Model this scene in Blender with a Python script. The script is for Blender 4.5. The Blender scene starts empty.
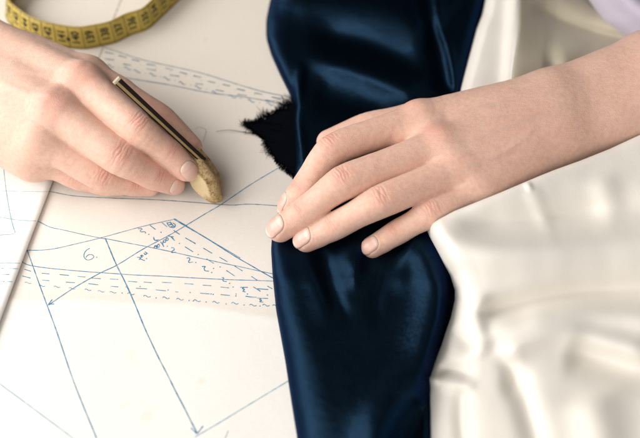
import bpy, math, random
import numpy as np
from mathutils import Vector

rnd = random.Random(7)
nrs = np.random.RandomState(3)
MM = 0.001
# ------------------------------------------------------------------ camera
ELEV = math.radians(52.0); DIST = 500.0; FPX = 875.0
CAM = np.array([0.0, -DIST*math.cos(ELEV), DIST*math.sin(ELEV)])
FWD = np.array([0.0, math.cos(ELEV), -math.sin(ELEV)])
UPV = np.array([0.0, math.sin(ELEV), math.cos(ELEV)])
RGT = np.array([1.0, 0.0, 0.0])
CX, CY = 320.0, 219.0

def P(px, py, z=0.0):
    """point (mm) at height z seen at the given place of the photograph"""
    px = np.asarray(px, float); py = np.asarray(py, float); z = np.asarray(z, float)
    px, py, z = np.broadcast_arrays(px, py, z)
    d = FWD + ((px-CX)/FPX)[..., None]*RGT + ((CY-py)/FPX)[..., None]*UPV
    t = (z-CAM[2])/d[..., 2]
    return CAM + d*t[..., None]

def to_px(V):
    r = V-CAM; dpt = r@FWD
    return CX+FPX*(r@RGT)/dpt, CY-FPX*(r@UPV)/dpt
sc = bpy.context.scene
COL = sc.collection
cam_d = bpy.data.cameras.new('camera'); cam = bpy.data.objects.new('camera', cam_d); COL.objects.link(cam)
cam.location = Vector(CAM*MM)
cam.rotation_euler = (math.pi/2-ELEV, 0, 0)
cam_d.sensor_width = 36; cam_d.lens = 36*FPX/640.0
cam_d.clip_start = 0.01; cam_d.clip_end = 20
cam_d.dof.use_dof = True
cam_d.dof.aperture_fstop = 5.2
sc.camera = cam
focus_pt = P(300, 195, 22)
cam_d.dof.focus_distance = float(np.dot(focus_pt-CAM, FWD))*MM

# ------------------------------------------------------------------ materials
def mat(name):
    m = bpy.data.materials.new(name); m.use_nodes = True
    nt = m.node_tree; b = nt.nodes['Principled BSDF']
    return m, nt, b
def N(nt, t, **kw):
    n = nt.nodes.new(t)
    for k, v in kw.items():
        if k in n.inputs: n.inputs[k].default_value = v
        else: setattr(n, k, v)
    return n
def noise(nt, scale, detail=4, rough=.55, vec=None):
    n = nt.nodes.new('ShaderNodeTexNoise'); n.inputs['Scale'].default_value = scale
    n.inputs['Detail'].default_value = detail; n.inputs['Roughness'].default_value = rough
    if vec is None:
        tc = nt.nodes.new('ShaderNodeTexCoord'); vec = tc.outputs['Object']
    nt.links.new(vec, n.inputs['Vector']); return n
def ramp(nt, fac, stops):
    r = nt.nodes.new('ShaderNodeValToRGB'); nt.links.new(fac, r.inputs['Fac'])
    e = r.color_ramp.elements
    while len(e) < len(stops): e.new(0.5)
    for i, (p, c) in enumerate(stops):
        e[i].position = p; e[i].color = (c[0], c[1], c[2], 1)
    return r
def mixc(nt, fac, a, b, mode='MIX'):
    m = nt.nodes.new('ShaderNodeMix'); m.data_type = 'RGBA'; m.blend_type = mode
    for sock, v in ((m.inputs[0], fac), (m.inputs[6], a), (m.inputs[7], b)):
        if isinstance(v, (int, float)): sock.default_value = v
        elif isinstance(v, tuple): sock.default_value = (*v, 1) if len(v) == 3 else v
        else: nt.links.new(v, sock)
    return m.outputs[2]
def bump(nt, b, h, strength, dist, prev=None):
    n = nt.nodes.new('ShaderNodeBump'); n.inputs['Strength'].default_value = strength
    n.inputs['Distance'].default_value = dist
    nt.links.new(h, n.inputs['Height'])
    if prev is not None: nt.links.new(prev, n.inputs['Normal'])
    nt.links.new(n.outputs['Normal'], b.inputs['Normal']); return n.outputs['Normal']

def skin_material():
    m, nt, b = mat('skin')
    at = N(nt, 'ShaderNodeAttribute', attribute_name='flush')
    n1 = noise(nt, 60, 5); n2 = noise(nt, 420, 4)
    base = mixc(nt, n1.outputs['Fac'], (0.715, 0.452, 0.348), (0.785, 0.545, 0.440))
    mot = ramp(nt, n2.outputs['Fac'], [(0.32, (0.86, 0.76, 0.73)), (0.60, (1.03, 1.02, 1.01))])
    base = mixc(nt, 0.45, base, mot.outputs['Color'], 'MULTIPLY')
    sep = N(nt, 'ShaderNodeSeparateColor'); nt.links.new(at.outputs['Color'], sep.inputs[0])
    base = mixc(nt, sep.outputs[0], base, (0.70, 0.29, 0.225))
    base = mixc(nt, sep.outputs[1], base, (0.50, 0.25, 0.185))
    base = mixc(nt, sep.outputs[2], base, (0.50, 0.42, 0.40))
    nt.links.new(base, b.inputs['Base Color'])
    b.inputs['Roughness'].default_value = 0.50
    b.inputs['Specular IOR Level'].default_value = 0.35
    b.inputs['Subsurface Weight'].default_value = 0.75
    b.inputs['Subsurface Radius'].default_value = (1.0, 0.36, 0.2)
    b.inputs['Subsurface Scale'].default_value = 0.0028
    v = N(nt, 'ShaderNodeTexVoronoi', feature='DISTANCE_TO_EDGE'); v.inputs['Scale'].default_value = 1100
    tc = N(nt, 'ShaderNodeTexCoord')
    nz = noise(nt, 300, 3)
    vm = N(nt, 'ShaderNodeVectorMath', operation='SCALE'); nt.links.new(nz.outputs['Color'], vm.inputs[0]); vm.inputs['Scale'].default_value = 0.0012
    va = N(nt, 'ShaderNodeVectorMath', operation='ADD'); nt.links.new(tc.outputs['Object'], va.inputs[0]); nt.links.new(vm.outputs[0], va.inputs[1])
    nt.links.new(va.outputs[0], v.inputs['Vector'])
    vr = ramp(nt, v.outputs['Distance'], [(0.0, (0, 0, 0)), (0.18, (1, 1, 1))])
    p = bump(nt, b, vr.outputs['Color'], 0.45, 0.00013)
    n3 = noise(nt, 240, 5, .6)
    bump(nt, b, n3.outputs['Fac'], 0.5, 0.0005, p)
    return m
def nail_material():
    m, nt, b = mat('nail')
    at = N(nt, 'ShaderNodeAttribute', attribute_name='flush')
    sep = N(nt, 'ShaderNodeSeparateColor'); nt.links.new(at.outputs['Color'], sep.inputs[0])
    base = mixc(nt, sep.outputs[0], (0.70, 0.43, 0.35), (0.82, 0.67, 0.57))
    nt.links.new(base, b.inputs['Base Color'])
    b.inputs['Roughness'].default_value = 0.33
    b.inputs['Coat Weight'].default_value = 0.15; b.inputs['Coat Roughness'].default_value = 0.25
    n3 = noise(nt, 500, 3); bump(nt, b, n3.outputs['Fac'], 0.12, 0.0002)
    return m
def satin_material():
    m, nt, b = mat('navy_satin')
    n1 = noise(nt, 25, 3)
    c = mixc(nt, n1.outputs['Fac'], (0.0078, 0.0215, 0.042), (0.0112, 0.0285, 0.053))
    nt.links.new(c, b.inputs['Base Color'])
    b.inputs['Metallic'].default_value = 0.92
    b.inputs['Specular Tint'].default_value = (0.25, 0.36, 0.55, 1)
    b.inputs['Roughness'].default_value = 0.34
    b.inputs['Specular IOR Level'].default_value = 0.15
    tc = N(nt, 'ShaderNodeTexCoord')
    mp = N(nt, 'ShaderNodeMapping'); nt.links.new(tc.outputs['Object'], mp.inputs['Vector'])
    mp.inputs['Rotation'].default_value = (0, 0, 0.7)
    w = N(nt, 'ShaderNodeTexWave'); w.inputs['Scale'].default_value = 420; w.inputs['Distortion'].default_value = 1.5
    w.inputs['Detail'].default_value = 2
    nt.links.new(mp.outputs[0], w.inputs['Vector'])
    p = bump(nt, b, w.outputs['Fac'], 0.75, 0.00025)
    n2 = noise(nt, 130, 5, .6); bump(nt, b, n2.outputs['Fac'], 0.35, 0.0012, p)
    return m
def cloth_material(name, c1, c2, rough=.55, sheen=.3, weave=900, metallic=0.0):
    m, nt, b = mat(name)
    n1 = noise(nt, 14, 4); c = mixc(nt, n1.outputs['Fac'], c1, c2)
    nt.links.new(c, b.inputs['Base Color'])
    b.inputs['Roughness'].default_value = rough
    b.inputs['Sheen Weight'].default_value = sheen; b.inputs['Sheen Roughness'].default_value = .4
    b.inputs['Metallic'].default_value = metallic
    b.inputs['Subsurface Weight'].default_value = 0.25
    b.inputs['Subsurface Radius'].default_value = (1, .9, .75); b.inputs['Subsurface Scale'].default_value = 0.004
    w = N(nt, 'ShaderNodeTexWave'); w.inputs['Scale'].default_value = weave*0.45; w.inputs['Distortion'].default_value = 1
    tc = N(nt, 'ShaderNodeTexCoord'); nt.links.new(tc.outputs['Object'], w.inputs['Vector'])
    p = bump(nt, b, w.outputs['Fac'], 0.10, 0.0002)
    n2 = noise(nt, 60, 4); bump(nt, b, n2.outputs['Fac'], 0.20, 0.0015, p)
    return m
def paper_material(name, c1, c2, band=None):
    m, nt, b = mat(name)
    n1 = noise(nt, 5, 5); n2 = noise(nt, 700, 3); n3 = noise(nt, 28, 6, .65)
    c = mixc(nt, n1.outputs['Fac'], c1, c2)
    st = ramp(nt, n3.outputs['Fac'], [(0.60, (1, 1, 1)), (0.78, (0.95, 0.90, 0.82))])
    c = mixc(nt, 0.8, c, st.outputs['Color'], 'MULTIPLY')
    if band:   # the browner upper strip of the pattern against its whiter lower half
        at = N(nt, 'ShaderNodeAttribute', attribute_name='tone')
        c = mixc(nt, at.outputs['Fac'], c, band)
    f = ramp(nt, n2.outputs['Fac'], [(0.3, (0.965, 0.96, 0.95)), (0.7, (1, 1, 1))])
    c = mixc(nt, 1.0, c, f.outputs['Color'], 'MULTIPLY')
    # faint brown age marks
    n4 = noise(nt, 55, 2, .5)
    sp = ramp(nt, n4.outputs['Fac'], [(0.70, (1, 1, 1)), (0.80, (0.93, 0.84, 0.70))])
    c = mixc(nt, 0.7, c, sp.outputs['Color'], 'MULTIPLY')
    nt.links.new(c, b.inputs['Base Color'])
    b.inputs['Roughness'].default_value = 0.75; b.inputs['Specular IOR Level'].default_value = .25
    p = bump(nt, b, n2.outputs['Fac'], 0.25, 0.00015)
    n5 = noise(nt, 12, 4, .5); bump(nt, b, n5.outputs['Fac'], 0.35, 0.004, p)
    return m
def flat_material(name, c, rough=.6, var=.12, scale=400, metallic=0):
    m, nt, b = mat(name)
    n1 = noise(nt, scale, 4)
    c2 = tuple(x*(1-var*2) for x in c)
    nt.links.new(mixc(nt, n1.outputs['Fac'], c2, c), b.inputs['Base Color'])
    b.inputs['Roughness'].default_value = rough; b.inputs['Metallic'].default_value = metallic
    return m
def ink_material(name, c, gap=.33):
    m, nt, b = mat(name)
    n1 = noise(nt, 350, 3, .7)
    r = ramp(nt, n1.outputs['Fac'], [(gap, tuple(min(1, x*1.0+.22) for x in c)), (gap+.2, c)])
    nt.links.new(r.outputs['Color'], b.inputs['Base Color']); b.inputs['Roughness'].default_value = .7
    return m
def chalk_material():
    m, nt, b = mat('tan_chalk')
    n1 = noise(nt, 160, 6, .7); n2 = noise(nt, 900, 4, .7)
    r = ramp(nt, n1.outputs['Fac'], [(0.30, (0.20, 0.115, 0.04)), (0.48, (0.42, 0.29, 0.13)), (0.70, (0.60, 0.46, 0.26))])
    r2 = ramp(nt, n2.outputs['Fac'], [(0.36, (0.34, 0.24, 0.15)), (0.50, (1, 1, 1))])
    c = mixc(nt, .75, r.outputs['Color'], r2.outputs['Color'], 'MULTIPLY')
    at = N(nt, 'ShaderNodeAttribute', attribute_name='worn')
    c = mixc(nt, at.outputs['Fac'], c, (0.66, 0.53, 0.31))
    nt.links.new(c, b.inputs['Base Color']); b.inputs['Roughness'].default_value = .85
    p = bump(nt, b, n1.outputs['Fac'], 0.7, 0.0012); bump(nt, b, n2.outputs['Fac'], 0.5, 0.0003, p)
    return m

M_SKIN = skin_material(); M_NAIL = nail_material(); M_SATIN = satin_material()
M_CREAM = cloth_material('cream_satin', (0.87, 0.80, 0.70), (0.89, 0.83, 0.74), .62, .3)
M_CREAM_SHADE = cloth_material('cream_shade', (0.40, 0.35, 0.255), (0.52, 0.46, 0.36), .7, .2)  # darker khaki tone paints the shade on the cream cloth beyond the forearm
M_LAV = cloth_material('lavender_cloth', (0.46, 0.41, 0.50), (0.52, 0.47, 0.55), .8, .3)
M_PAPER = paper_material('pattern_paper', (0.82, 0.785, 0.735), (0.86, 0.835, 0.79), band=(0.74, 0.67, 0.585))
M_WHITE = paper_material('white_paper', (0.82, 0.80, 0.76), (0.85, 0.835, 0.80))
M_INK = ink_material('blue_ink', (0.030, 0.180, 0.315)); M_PALEINK = ink_material('pale_blue_ink', (0.22, 0.38, 0.46))
M_SEAM = ink_material('brown_crease', (0.44, 0.34, 0.25))
M_GREYINK = ink_material('grey_ink', (0.06, 0.135, 0.18))
M_TAPE = flat_material('yellow_tape', (0.56, 0.42, 0.075), .42, .08, 120)
M_BLACKINK = flat_material('tape_print', (0.02, 0.018, 0.008), .5)
M_TAPELINE = flat_material('tape_rule', (0.20, 0.13, 0.02), .5)
M_DARK = flat_material('dark_lacquer', (0.012, 0.007, 0.004), .5, .2, 300); M_DARK.node_tree.nodes['Principled BSDF'].inputs['Specular IOR Level'].default_value = .18
M_BRASS = flat_material('gilt_strip', (0.42, 0.29, 0.12), .45, .25, 500, .3)
M_BONE = flat_material('pale_end', (0.62, 0.55, 0.40), .6, .2, 600)
M_CHALK = chalk_material()
M_THREAD = flat_material('black_thread', (0.0015, 0.002, 0.004), 1.0); M_THREAD.node_tree.nodes['Principled BSDF'].inputs['Specular IOR Level'].default_value = .05
M_TABLE = flat_material('table_wood', (0.32, 0.22, 0.14), .5, .2, 15)

# ------------------------------------------------------------------ mesh helpers
def link(name, verts, faces, mats, parent=None, midx=None, smooth=True, attrs=None):
    me = bpy.data.meshes.new(name)
    V = np.asarray(verts, float)*MM
    F = faces
    if isinstance(F, np.ndarray):
        nf, k = F.shape
        me.vertices.add(len(V)); me.vertices.foreach_set('co', V.astype(np.float32).ravel())
        me.loops.add(nf*k); me.loops.foreach_set('vertex_index', F.astype(np.int32).ravel())
        me.polygons.add(nf); me.polygons.foreach_set('loop_start', np.arange(0, nf*k, k, dtype=np.int32))
        me.update(calc_edges=True)
    else:
        me.from_pydata([tuple(v) for v in V], [], F); me.update()
    for m in (mats if isinstance(mats, (list, tuple)) else [mats]): me.materials.append(m)
    if midx is not None: me.polygons.foreach_set('material_index', np.asarray(midx, np.int32))
    me.polygons.foreach_set('use_smooth', np.full(len(me.polygons), smooth))
    for an, av in (attrs or {}).items():
        if av.ndim == 1:
            a = me.attributes.new(an, 'FLOAT', 'POINT'); a.data.foreach_set('value', av.astype(np.float32))
        else:
            a = me.attributes.new(an, 'FLOAT_COLOR', 'POINT')
            c = np.ones((len(av), 4), np.float32); c[:, :3] = av; a.data.foreach_set('color', c.ravel())
    me.validate(); me.update()
    o = bpy.data.objects.new(name, me); COL.objects.link(o)
    if parent is not None: o.parent = parent
    return o
def tag(o, label=None, cat=None, kind=None, group=None):
    if label: o['label'] = label
    if cat: o['category'] = cat
    if kind: o['kind'] = kind
    if group: o['group'] = group
    return o
def grid_faces(nu, nv, off=0):
    i = np.arange(nu-1)[:, None]; j = np.arange(nv-1)[None, :]
    a = (i*nv+j).ravel()+off
    return np.stack([a, a+nv, a+nv+1, a+1], 1)
def cr(points, n):
    """Catmull-Rom through points (k,d) -> (n,d) evenly in parameter"""
    p = np.asarray(points, float)
    p = np.vstack([2*p[0]-p[1], p, 2*p[-1]-p[-2]])
    k = len(p)-3
    t = np.linspace(0, k-1e-9, n); i = t.astype(int); f = (t-i)[:, None]
    a, b, c, d = p[i], p[i+1], p[i+2], p[i+3]
    return .5*((2*b)+(-a+c)*f+(2*a-5*b+4*c-d)*f*f+(-a+3*b-3*c+d)*f**3)
def smoothnoise(x, y, seed, n=6, f=1.0):
    r = np.random.RandomState(seed); out = 0*x
    for k in range(n):
        a = r.uniform(0, 2*math.pi); w = f*r.uniform(.5, 1.6); ph = r.uniform(0, 6.28)
        out = out+np.sin((x*math.cos(a)+y*math.sin(a))*w+ph)
    return out/n
def dist_poly(x, y, pts, widths=None, heights=None):
    """distance to a polyline (2-D) plus the interpolated parameter along it"""
    best = np.full(x.shape, 1e9); tt = np.zeros(x.shape); side = np.zeros(x.shape)
    pts = np.asarray(pts, float); k = len(pts)
    for i in range(k-1):
        a, b = pts[i], pts[i+1]; d = b-a; L = d@d
        t = np.clip(((x-a[0])*d[0]+(y-a[1])*d[1])/L, 0, 1)
        dx = x-(a[0]+t*d[0]); dy = y-(a[1]+t*d[1]); q = np.hypot(dx, dy)
        m = q < best
        best = np.where(m, q, best); tt = np.where(m, i+t, tt)
        side = np.where(m, np.sign(d[0]*dy-d[1]*dx), side)
    return best, tt/(k-1), side
def ridge(x, y, pts, w, h, fade=.12, wb=None):
    """soft ridge (h>0) or valley (h<0) along a line; wb = width on the line's right-hand side"""
    if len(pts) > 2: pts = cr(pts, 6*len(pts))
    d, t, s = dist_poly(x, y, pts)
    ww = np.where(s > 0, wb if wb else w, w)
    env = 1.0
    if fade: env = np.clip(t/fade, 0, 1)*np.clip((1-t)/fade, 0, 1); env = env*env*(3-2*env)
    return h*env*np.exp(-(d/ww)**2)

# ------------------------------------------------------------------ implicit surfaces for the hands
class Field:
    def __init__(s, lo, hi, h):
        s.lo = np.array(lo, np.float32); s.h = h
        s.n = np.ceil((np.array(hi)-s.lo)/h).astype(int)+1
        s.ax = [(s.lo[k]+np.arange(s.n[k])*h).astype(np.float32) for k in range(3)]
    def new(s): return np.full(s.n, 40.0, np.float32)
    def box(s, lo, hi):
        a = np.maximum(np.floor((np.array(lo)-s.lo)/s.h).astype(int), 0)
        b = np.minimum(np.ceil((np.array(hi)-s.lo)/s.h).astype(int)+1, s.n)
        return a, b
    def cone(s, F, a, b, ra, rb, k=0.0, mar=10.0):
        a = np.asarray(a, np.float32); b = np.asarray(b, np.float32)
        R = max(ra, rb)+mar
        lo, hi = s.box(np.minimum(a, b)-R, np.maximum(a, b)+R)
        if np.any(hi <= lo): return
        X = s.ax[0][lo[0]:hi[0]][:, None, None]-a[0]; Y = s.ax[1][lo[1]:hi[1]][None, :, None]-a[1]; Z = s.ax[2][lo[2]:hi[2]][None, None, :]-a[2]
        d = b-a; L = float(d@d)+1e-9
        t = np.clip((X*d[0]+Y*d[1]+Z*d[2])/L, 0, 1)
        q = np.sqrt((X-t*d[0])**2+(Y-t*d[1])**2+(Z-t*d[2])**2)-(ra+(rb-ra)*t)
        sl = F[lo[0]:hi[0], lo[1]:hi[1], lo[2]:hi[2]]
        F[lo[0]:hi[0], lo[1]:hi[1], lo[2]:hi[2]] = smin(sl, q, k)
    def chain(s, F, pts, rs, k=0.0, mar=10.0):
        for i in range(len(pts)-1): s.cone(F, pts[i], pts[i+1], rs[i], rs[i+1], k, mar)
    def sample(s, F, p):
        q = (p-s.lo)/s.h; q = np.clip(q, 0, s.n-1.001); i = q.astype(int); f = q-i; out = 0
        for a in (0, 1):
            for b in (0, 1):
                for c in (0, 1):
                    w = (f[:, 0] if a else 1-f[:, 0])*(f[:, 1] if b else 1-f[:, 1])*(f[:, 2] if c else 1-f[:, 2])
                    out = out+w*F[i[:, 0]+a, i[:, 1]+b, i[:, 2]+c]
        return out
    def grad(s, F, p, e=0.6):
        g = np.stack([s.sample(F, p+np.eye(3)[k]*e)-s.sample(F, p-np.eye(3)[k]*e) for k in range(3)], 1)
        return g/(np.linalg.norm(g, axis=1, keepdims=True)+1e-9)
    def mesh(s, F):
        n = s.n; acc_i = []; acc_p = []; quads = []
        cid = lambda I: (I[:, 0]*n[1]+I[:, 1])*n[2]+I[:, 2]
        for ax in range(3):
            A = [slice(None)]*3; B = [slice(None)]*3; A[ax] = slice(0, -1); B[ax] = slice(1, None)
            fa = F[tuple(A)]; fb = F[tuple(B)]
            I = np.argwhere((fa < 0) != (fb < 0))
            o1, o2 = (ax+1) % 3, (ax+2) % 3
            I = I[(I[:, o1] > 0) & (I[:, o2] > 0) & (I[:, o1] < n[o1]-1) & (I[:, o2] < n[o2]-1)]
            va = fa[I[:, 0], I[:, 1], I[:, 2]]; vb = fb[I[:, 0], I[:, 1], I[:, 2]]
            t = va/(va-vb); pt = I.astype(np.float32); pt[:, ax] += t
            e1 = np.zeros(3, int); e1[o1] = 1; e2 = np.zeros(3, int); e2[o2] = 1
            cells = [cid(I-e1-e2), cid(I-e2), cid(I), cid(I-e1)]
            for c in cells: acc_i.append(c); acc_p.append(pt)
            q = np.stack(cells, 1); fl = va >= 0; q[fl] = q[fl][:, ::-1]; quads.append(q)
        ii = np.concatenate(acc_i); pp = np.concatenate(acc_p); Q = np.concatenate(quads)
        u, inv = np.unique(ii, return_inverse=True)
        cnt = np.bincount(inv)
        V = np.stack([np.bincount(inv, pp[:, k])/cnt for k in range(3)], 1)
        Q = np.searchsorted(u, Q)
        V = V*s.h+s.lo
        return V, Q
def smin(a, b, k):
    if k <= 0: return np.minimum(a, b)
    h = np.maximum(k-np.abs(a-b), 0)/k
    return np.minimum(a, b)-h*h*k*0.25
def relax(V, Q, it=2, lam=.5):
    E = np.concatenate([Q[:, [0, 1]], Q[:, [1, 2]], Q[:, [2, 3]], Q[:, [3, 0]]])
    E = np.concatenate([E, E[:, ::-1]]); n = len(V); deg = np.maximum(np.bincount(E[:, 0], minlength=n), 1)
    for _ in range(it):
        S = np.stack([np.bincount(E[:, 0], V[E[:, 1], k], minlength=n) for k in range(3)], 1)/deg[:, None]
        V = V+lam*(S-V)
    return V
def chain_sdf(p, c, r):
    best = np.full(len(p), 1e3)
    for i in range(len(c)-1):
        d = c[i+1]-c[i]; L = d@d+1e-9; q = p-c[i]; t = np.clip(q@d/L, 0, 1)
        best = np.minimum(best, np.linalg.norm(q-t[:, None]*d, axis=1)-(r[i]+(r[i+1]-r[i])*t))
    return best
def nrm(v): v = np.asarray(v, float); return v/(np.linalg.norm(v)+1e-12)

def finger_path(js, n=26):
    """js: list of (px,py,z,r) joints incl. knuckle and tip -> dense centreline with phalanx profile"""
    pts = np.array([[*P(a, b, z), r] for a, b, z, r in js])
    out = []
    k = len(pts)
    dense = cr(pts[:, :3], n*(k-1)//3+1)
    lin = cr(pts[:, :3], 400)
    # blend curve towards straight phalanges so that the joints keep an angle
    t = np.linspace(0, k-1-1e-9, len(dense)); i = t.astype(int); f = t-i
    st = pts[i, :3]*(1-f)[:, None]+pts[i+1, :3]*f[:, None]
    c = dense*.6+st*.4
    r = pts[i, 3]*(1-f)+pts[i+1, 3]*f
    r = r*(1-0.075*np.sin(math.pi*f)**2*np.where(i == k-2, 0.25, 1.0))
    return c, r, pts

def soften(FL, F, i0, i1, rad):
    """even out the field (back of hand, wrist, forearm) between grid columns i0 (none) and i1 (full)"""
    lo, hi = (min(i0, i1), F.shape[0]) if i1 > i0 else (0, max(i0, i1))
    lo, hi = max(0, lo), min(F.shape[0], hi)
    A = F[lo:hi].copy(); B = A
    for _ in range(2):
        for ax in range(3):
            n = 2*rad+1; pad = [(0, 0)]*3; pad[ax] = (rad+1, rad)
            C = np.cumsum(np.pad(B, pad, mode='edge'), axis=ax, dtype=np.float64)
            hi_s = [slice(None)]*3; lo_s = [slice(None)]*3; hi_s[ax] = slice(n, None); lo_s[ax] = slice(0, -n)
            B = ((C[tuple(hi_s)]-C[tuple(lo_s)])/n).astype(np.float32)
    w = np.clip((np.arange(lo, hi)-i0)/(i1-i0), 0, 1); w = (w*w*(3-2*w))[:, None, None].astype(np.float32)
    F[lo:hi] = A*(1-w)+(B-.5)*w
def dress_hand(name, FL, F, fingers, veins, knuckles, flush_extra, label):
    """mesh the field, carve creases, colour the knuckles, add the nails"""
    V, Q = FL.mesh(F)
    V = relax(V, Q, 2)
    Nn = FL.grad(F, V)
    disp = np.zeros(len(V)); flush = np.zeros(len(V)); dark = np.zeros(len(V))
    nails = []
    for fg in fingers:
        pts = fg['pts']; nj = len(pts)
        for ji, (dep, rad) in fg.get('wr', {}).items():
            c = pts[ji, :3]; r = pts[ji, 3]
            dprev = nrm(c-pts[ji-1, :3]); dnext = nrm(pts[min(ji+1, nj-1), :3]-c) if ji+1 < nj else dprev
            ax = nrm(dprev+dnext); up = np.asarray(fg['up'][ji] if isinstance(fg['up'], dict) else fg['up'], float)
            up = nrm(up-ax*(up@ax)); sd = np.cross(ax, up)
            L = V-c; u = L@ax; v = L@sd; w = L@up
            near = (np.abs(u) < 12) & (np.abs(v) < r*1.4) & (w > -r*.2) & (np.linalg.norm(L, axis=1) < r*1.7)
            if not near.any(): continue
            un, vn = u[near], v[near]
            env = np.clip(1-(np.abs(vn)/(r*.95))**2.5, 0, 1)
            rr = np.random.RandomState(int(abs(c[0]*7+c[1]*3)) % 9999)
            g = np.zeros(near.sum())
            lines = fg.get('lines', [-4.4, -2.7, -1.1, 0.5, 2.0, 3.7]) if ji != nj-2 else [-1.5, 0.0, 1.4]
            for li, off in enumerate(lines):
                off = off*rad+rr.uniform(-.25, .25)
                bow = (0.22 if off > 0 else -0.22)*np.abs(off)/3.0
                ctr = off+bow*(vn/r)**2*2.4+0.35*np.sin(vn*rr.uniform(.5, .9)+rr.uniform(0, 6))
                wdt = rr.uniform(.30, .48); a = rr.uniform(.55, 1.0)*math.exp(-(off/5.0)**2)
                ls = rr.uniform(.6, 1.0)
                g += a*np.exp(-((un-ctr)/wdt)**2)*np.clip(1-(np.abs(vn)/(r*.9*ls))**2.5, 0, 1)
            disp[near] -= dep*g
            pad = np.exp(-(un/(r*.62))**2-(vn/(r*.6))**2)
            disp[near] += .25*pad*(dep/.3)
            flush[near] = np.maximum(flush[near], fg.get('flush', .42)*pad)
            dark[near] = np.maximum(dark[near], np.clip(g, 0, 1)*.42*env)
        # nail
        if fg.get('nail'):
            nd = fg['nail']; c = pts[-1, :3]; r = pts[-1, 3]
            ax = nrm(c-pts[-2, :3]); up = nrm(np.asarray(nd['up'], float)-ax*(np.dot(nd['up'], ax))); sd = np.cross(ax, up)
            cen = c+ax*nd.get('shift', 0.5); hl, hw = nd['len']/2, nd['wid']/2
            L = V-cen; u = L@ax; v = L@sd; w = L@up
            # finger tips glow pink around the nail
            tipd = np.linalg.norm(V-c, axis=1); flush = np.maximum(flush, fg.get('tipflush', .30)*np.exp(-(tipd/(r*1.25))**2))
            perp = np.linalg.norm(L-u[:, None]*ax, axis=1)
            m = (np.abs(u) < hl*1.8) & (np.abs(v) < hw*1.35) & (w > 0) & (tipd < 2.6*r) & ((Nn@up) > .25) & (perp < r*1.22)
            uu = u[m]/hl; vv = v[m]/hw
            rho = (np.abs(uu)**2.6+np.abs(vv)**2.8)**(1/2.7)
            ins = np.clip((1.06-rho)/.12, 0, 1)
            fold = np.exp(-((rho-1.17)/.11)**2)*np.where(uu < .55, 1.0, 0.1)
            own = np.clip(1.5-np.abs(chain_sdf(V[m], *fg['ch']))/.8, 0, 1); disp[m] += (-.20*ins+.13*fold)*own
            nails.append((fg, cen, ax, sd, up, hl, hw, nd))
    for (x, y, z, rad, amt) in flush_extra:
        q = P(x, y, z); dd = np.linalg.norm(V-q, axis=1); flush = np.maximum(flush, amt*np.exp(-(dd/rad)**2))
    # soft unevenness of living skin
    disp += .18*smoothnoise(V[:, 0]+V[:, 2], V[:, 1]-V[:, 2], 5, 7, .22)+.10*smoothnoise(V[:, 0]-V[:, 2], V[:, 1]+V[:, 2], 6, 9, .6)
    vein = np.zeros(len(V)); px_, py_ = to_px(V)
    for (pl, wv, hv) in veins:
        dv_, tv2, _ = dist_poly(px_, py_, cr(pl, 24)); en = np.clip(tv2/.2, 0, 1)*np.clip((1-tv2)/.2, 0, 1)*(Nn[:, 2] > .1)
        disp += hv*en*np.exp(-(dv_/wv)**2); vein = np.maximum(vein, .13*en*np.exp(-(dv_/wv)**2)*(hv < .4))
    V2 = V+Nn*disp[:, None]
    colr = np.stack([np.clip(flush, 0, 1), np.clip(dark, 0, 1), vein], 1)
    hand = link(name, V2, Q, M_SKIN, attrs={'flush': colr})
    for (fg, cen, ax, sd, up, hl, hw, nd) in nails:
        nu, nv = 25, 21
        U, W = np.meshgrid(np.linspace(-1, 1, nu), np.linspace(-1, 1, nv), indexing='ij')
        # square -> superellipse outline
        rr = np.maximum(np.abs(U), np.abs(W))+1e-9; ang = np.arctan2(W, U)
        k = (np.abs(np.cos(ang))**2.6+np.abs(np.sin(ang))**2.8)**(-1/2.7)
        uu = rr*k*np.cos(ang); vv = rr*k*np.sin(ang)
        p = cen+uu.reshape(-1, 1)*hl*ax+vv.reshape(-1, 1)*hw*sd+up*(fg['pts'][-1, 3]*1.5)
        for _ in range(40):
            p = p-up*np.clip(chain_sdf(p, *fg['ch']), -1, 1)[:, None]*.7
        g = FL.grad(F, p, 1.5)
        rho = rr.reshape(-1)
        off = 0.08-0.50*np.clip((rho-.78)/.22, 0, 1)**2*np.where(uu.reshape(-1) > .45, 0.15, 1.0)
        p = p+g*off[:, None]
        # free edge: reaches a little past the flesh
        fe = np.clip((uu.reshape(-1)-.55)/.45, 0, 1)
        p = p+ax*(fe*.5)[:, None]+up*(fe*.25)[:, None]
        white = np.clip((uu.reshape(-1)-.66-.1*(1-vv.reshape(-1)**2))/.08, 0, 1)*.9
        lun = np.clip((-.62-uu.reshape(-1)+.25*(1-vv.reshape(-1)**2))/.1, 0, 1)*.35
        cl = np.stack([np.maximum(white, lun)]*3, 1)
        no = link('fingernail', p, grid_faces(nu, nv), M_NAIL, parent=hand, attrs={'flush': cl})
        so = no.modifiers.new('thick', 'SOLIDIFY'); so.thickness = .0004; so.offset = -1
    tag(hand, label, 'hand')
    return hand

H = 0.5
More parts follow.
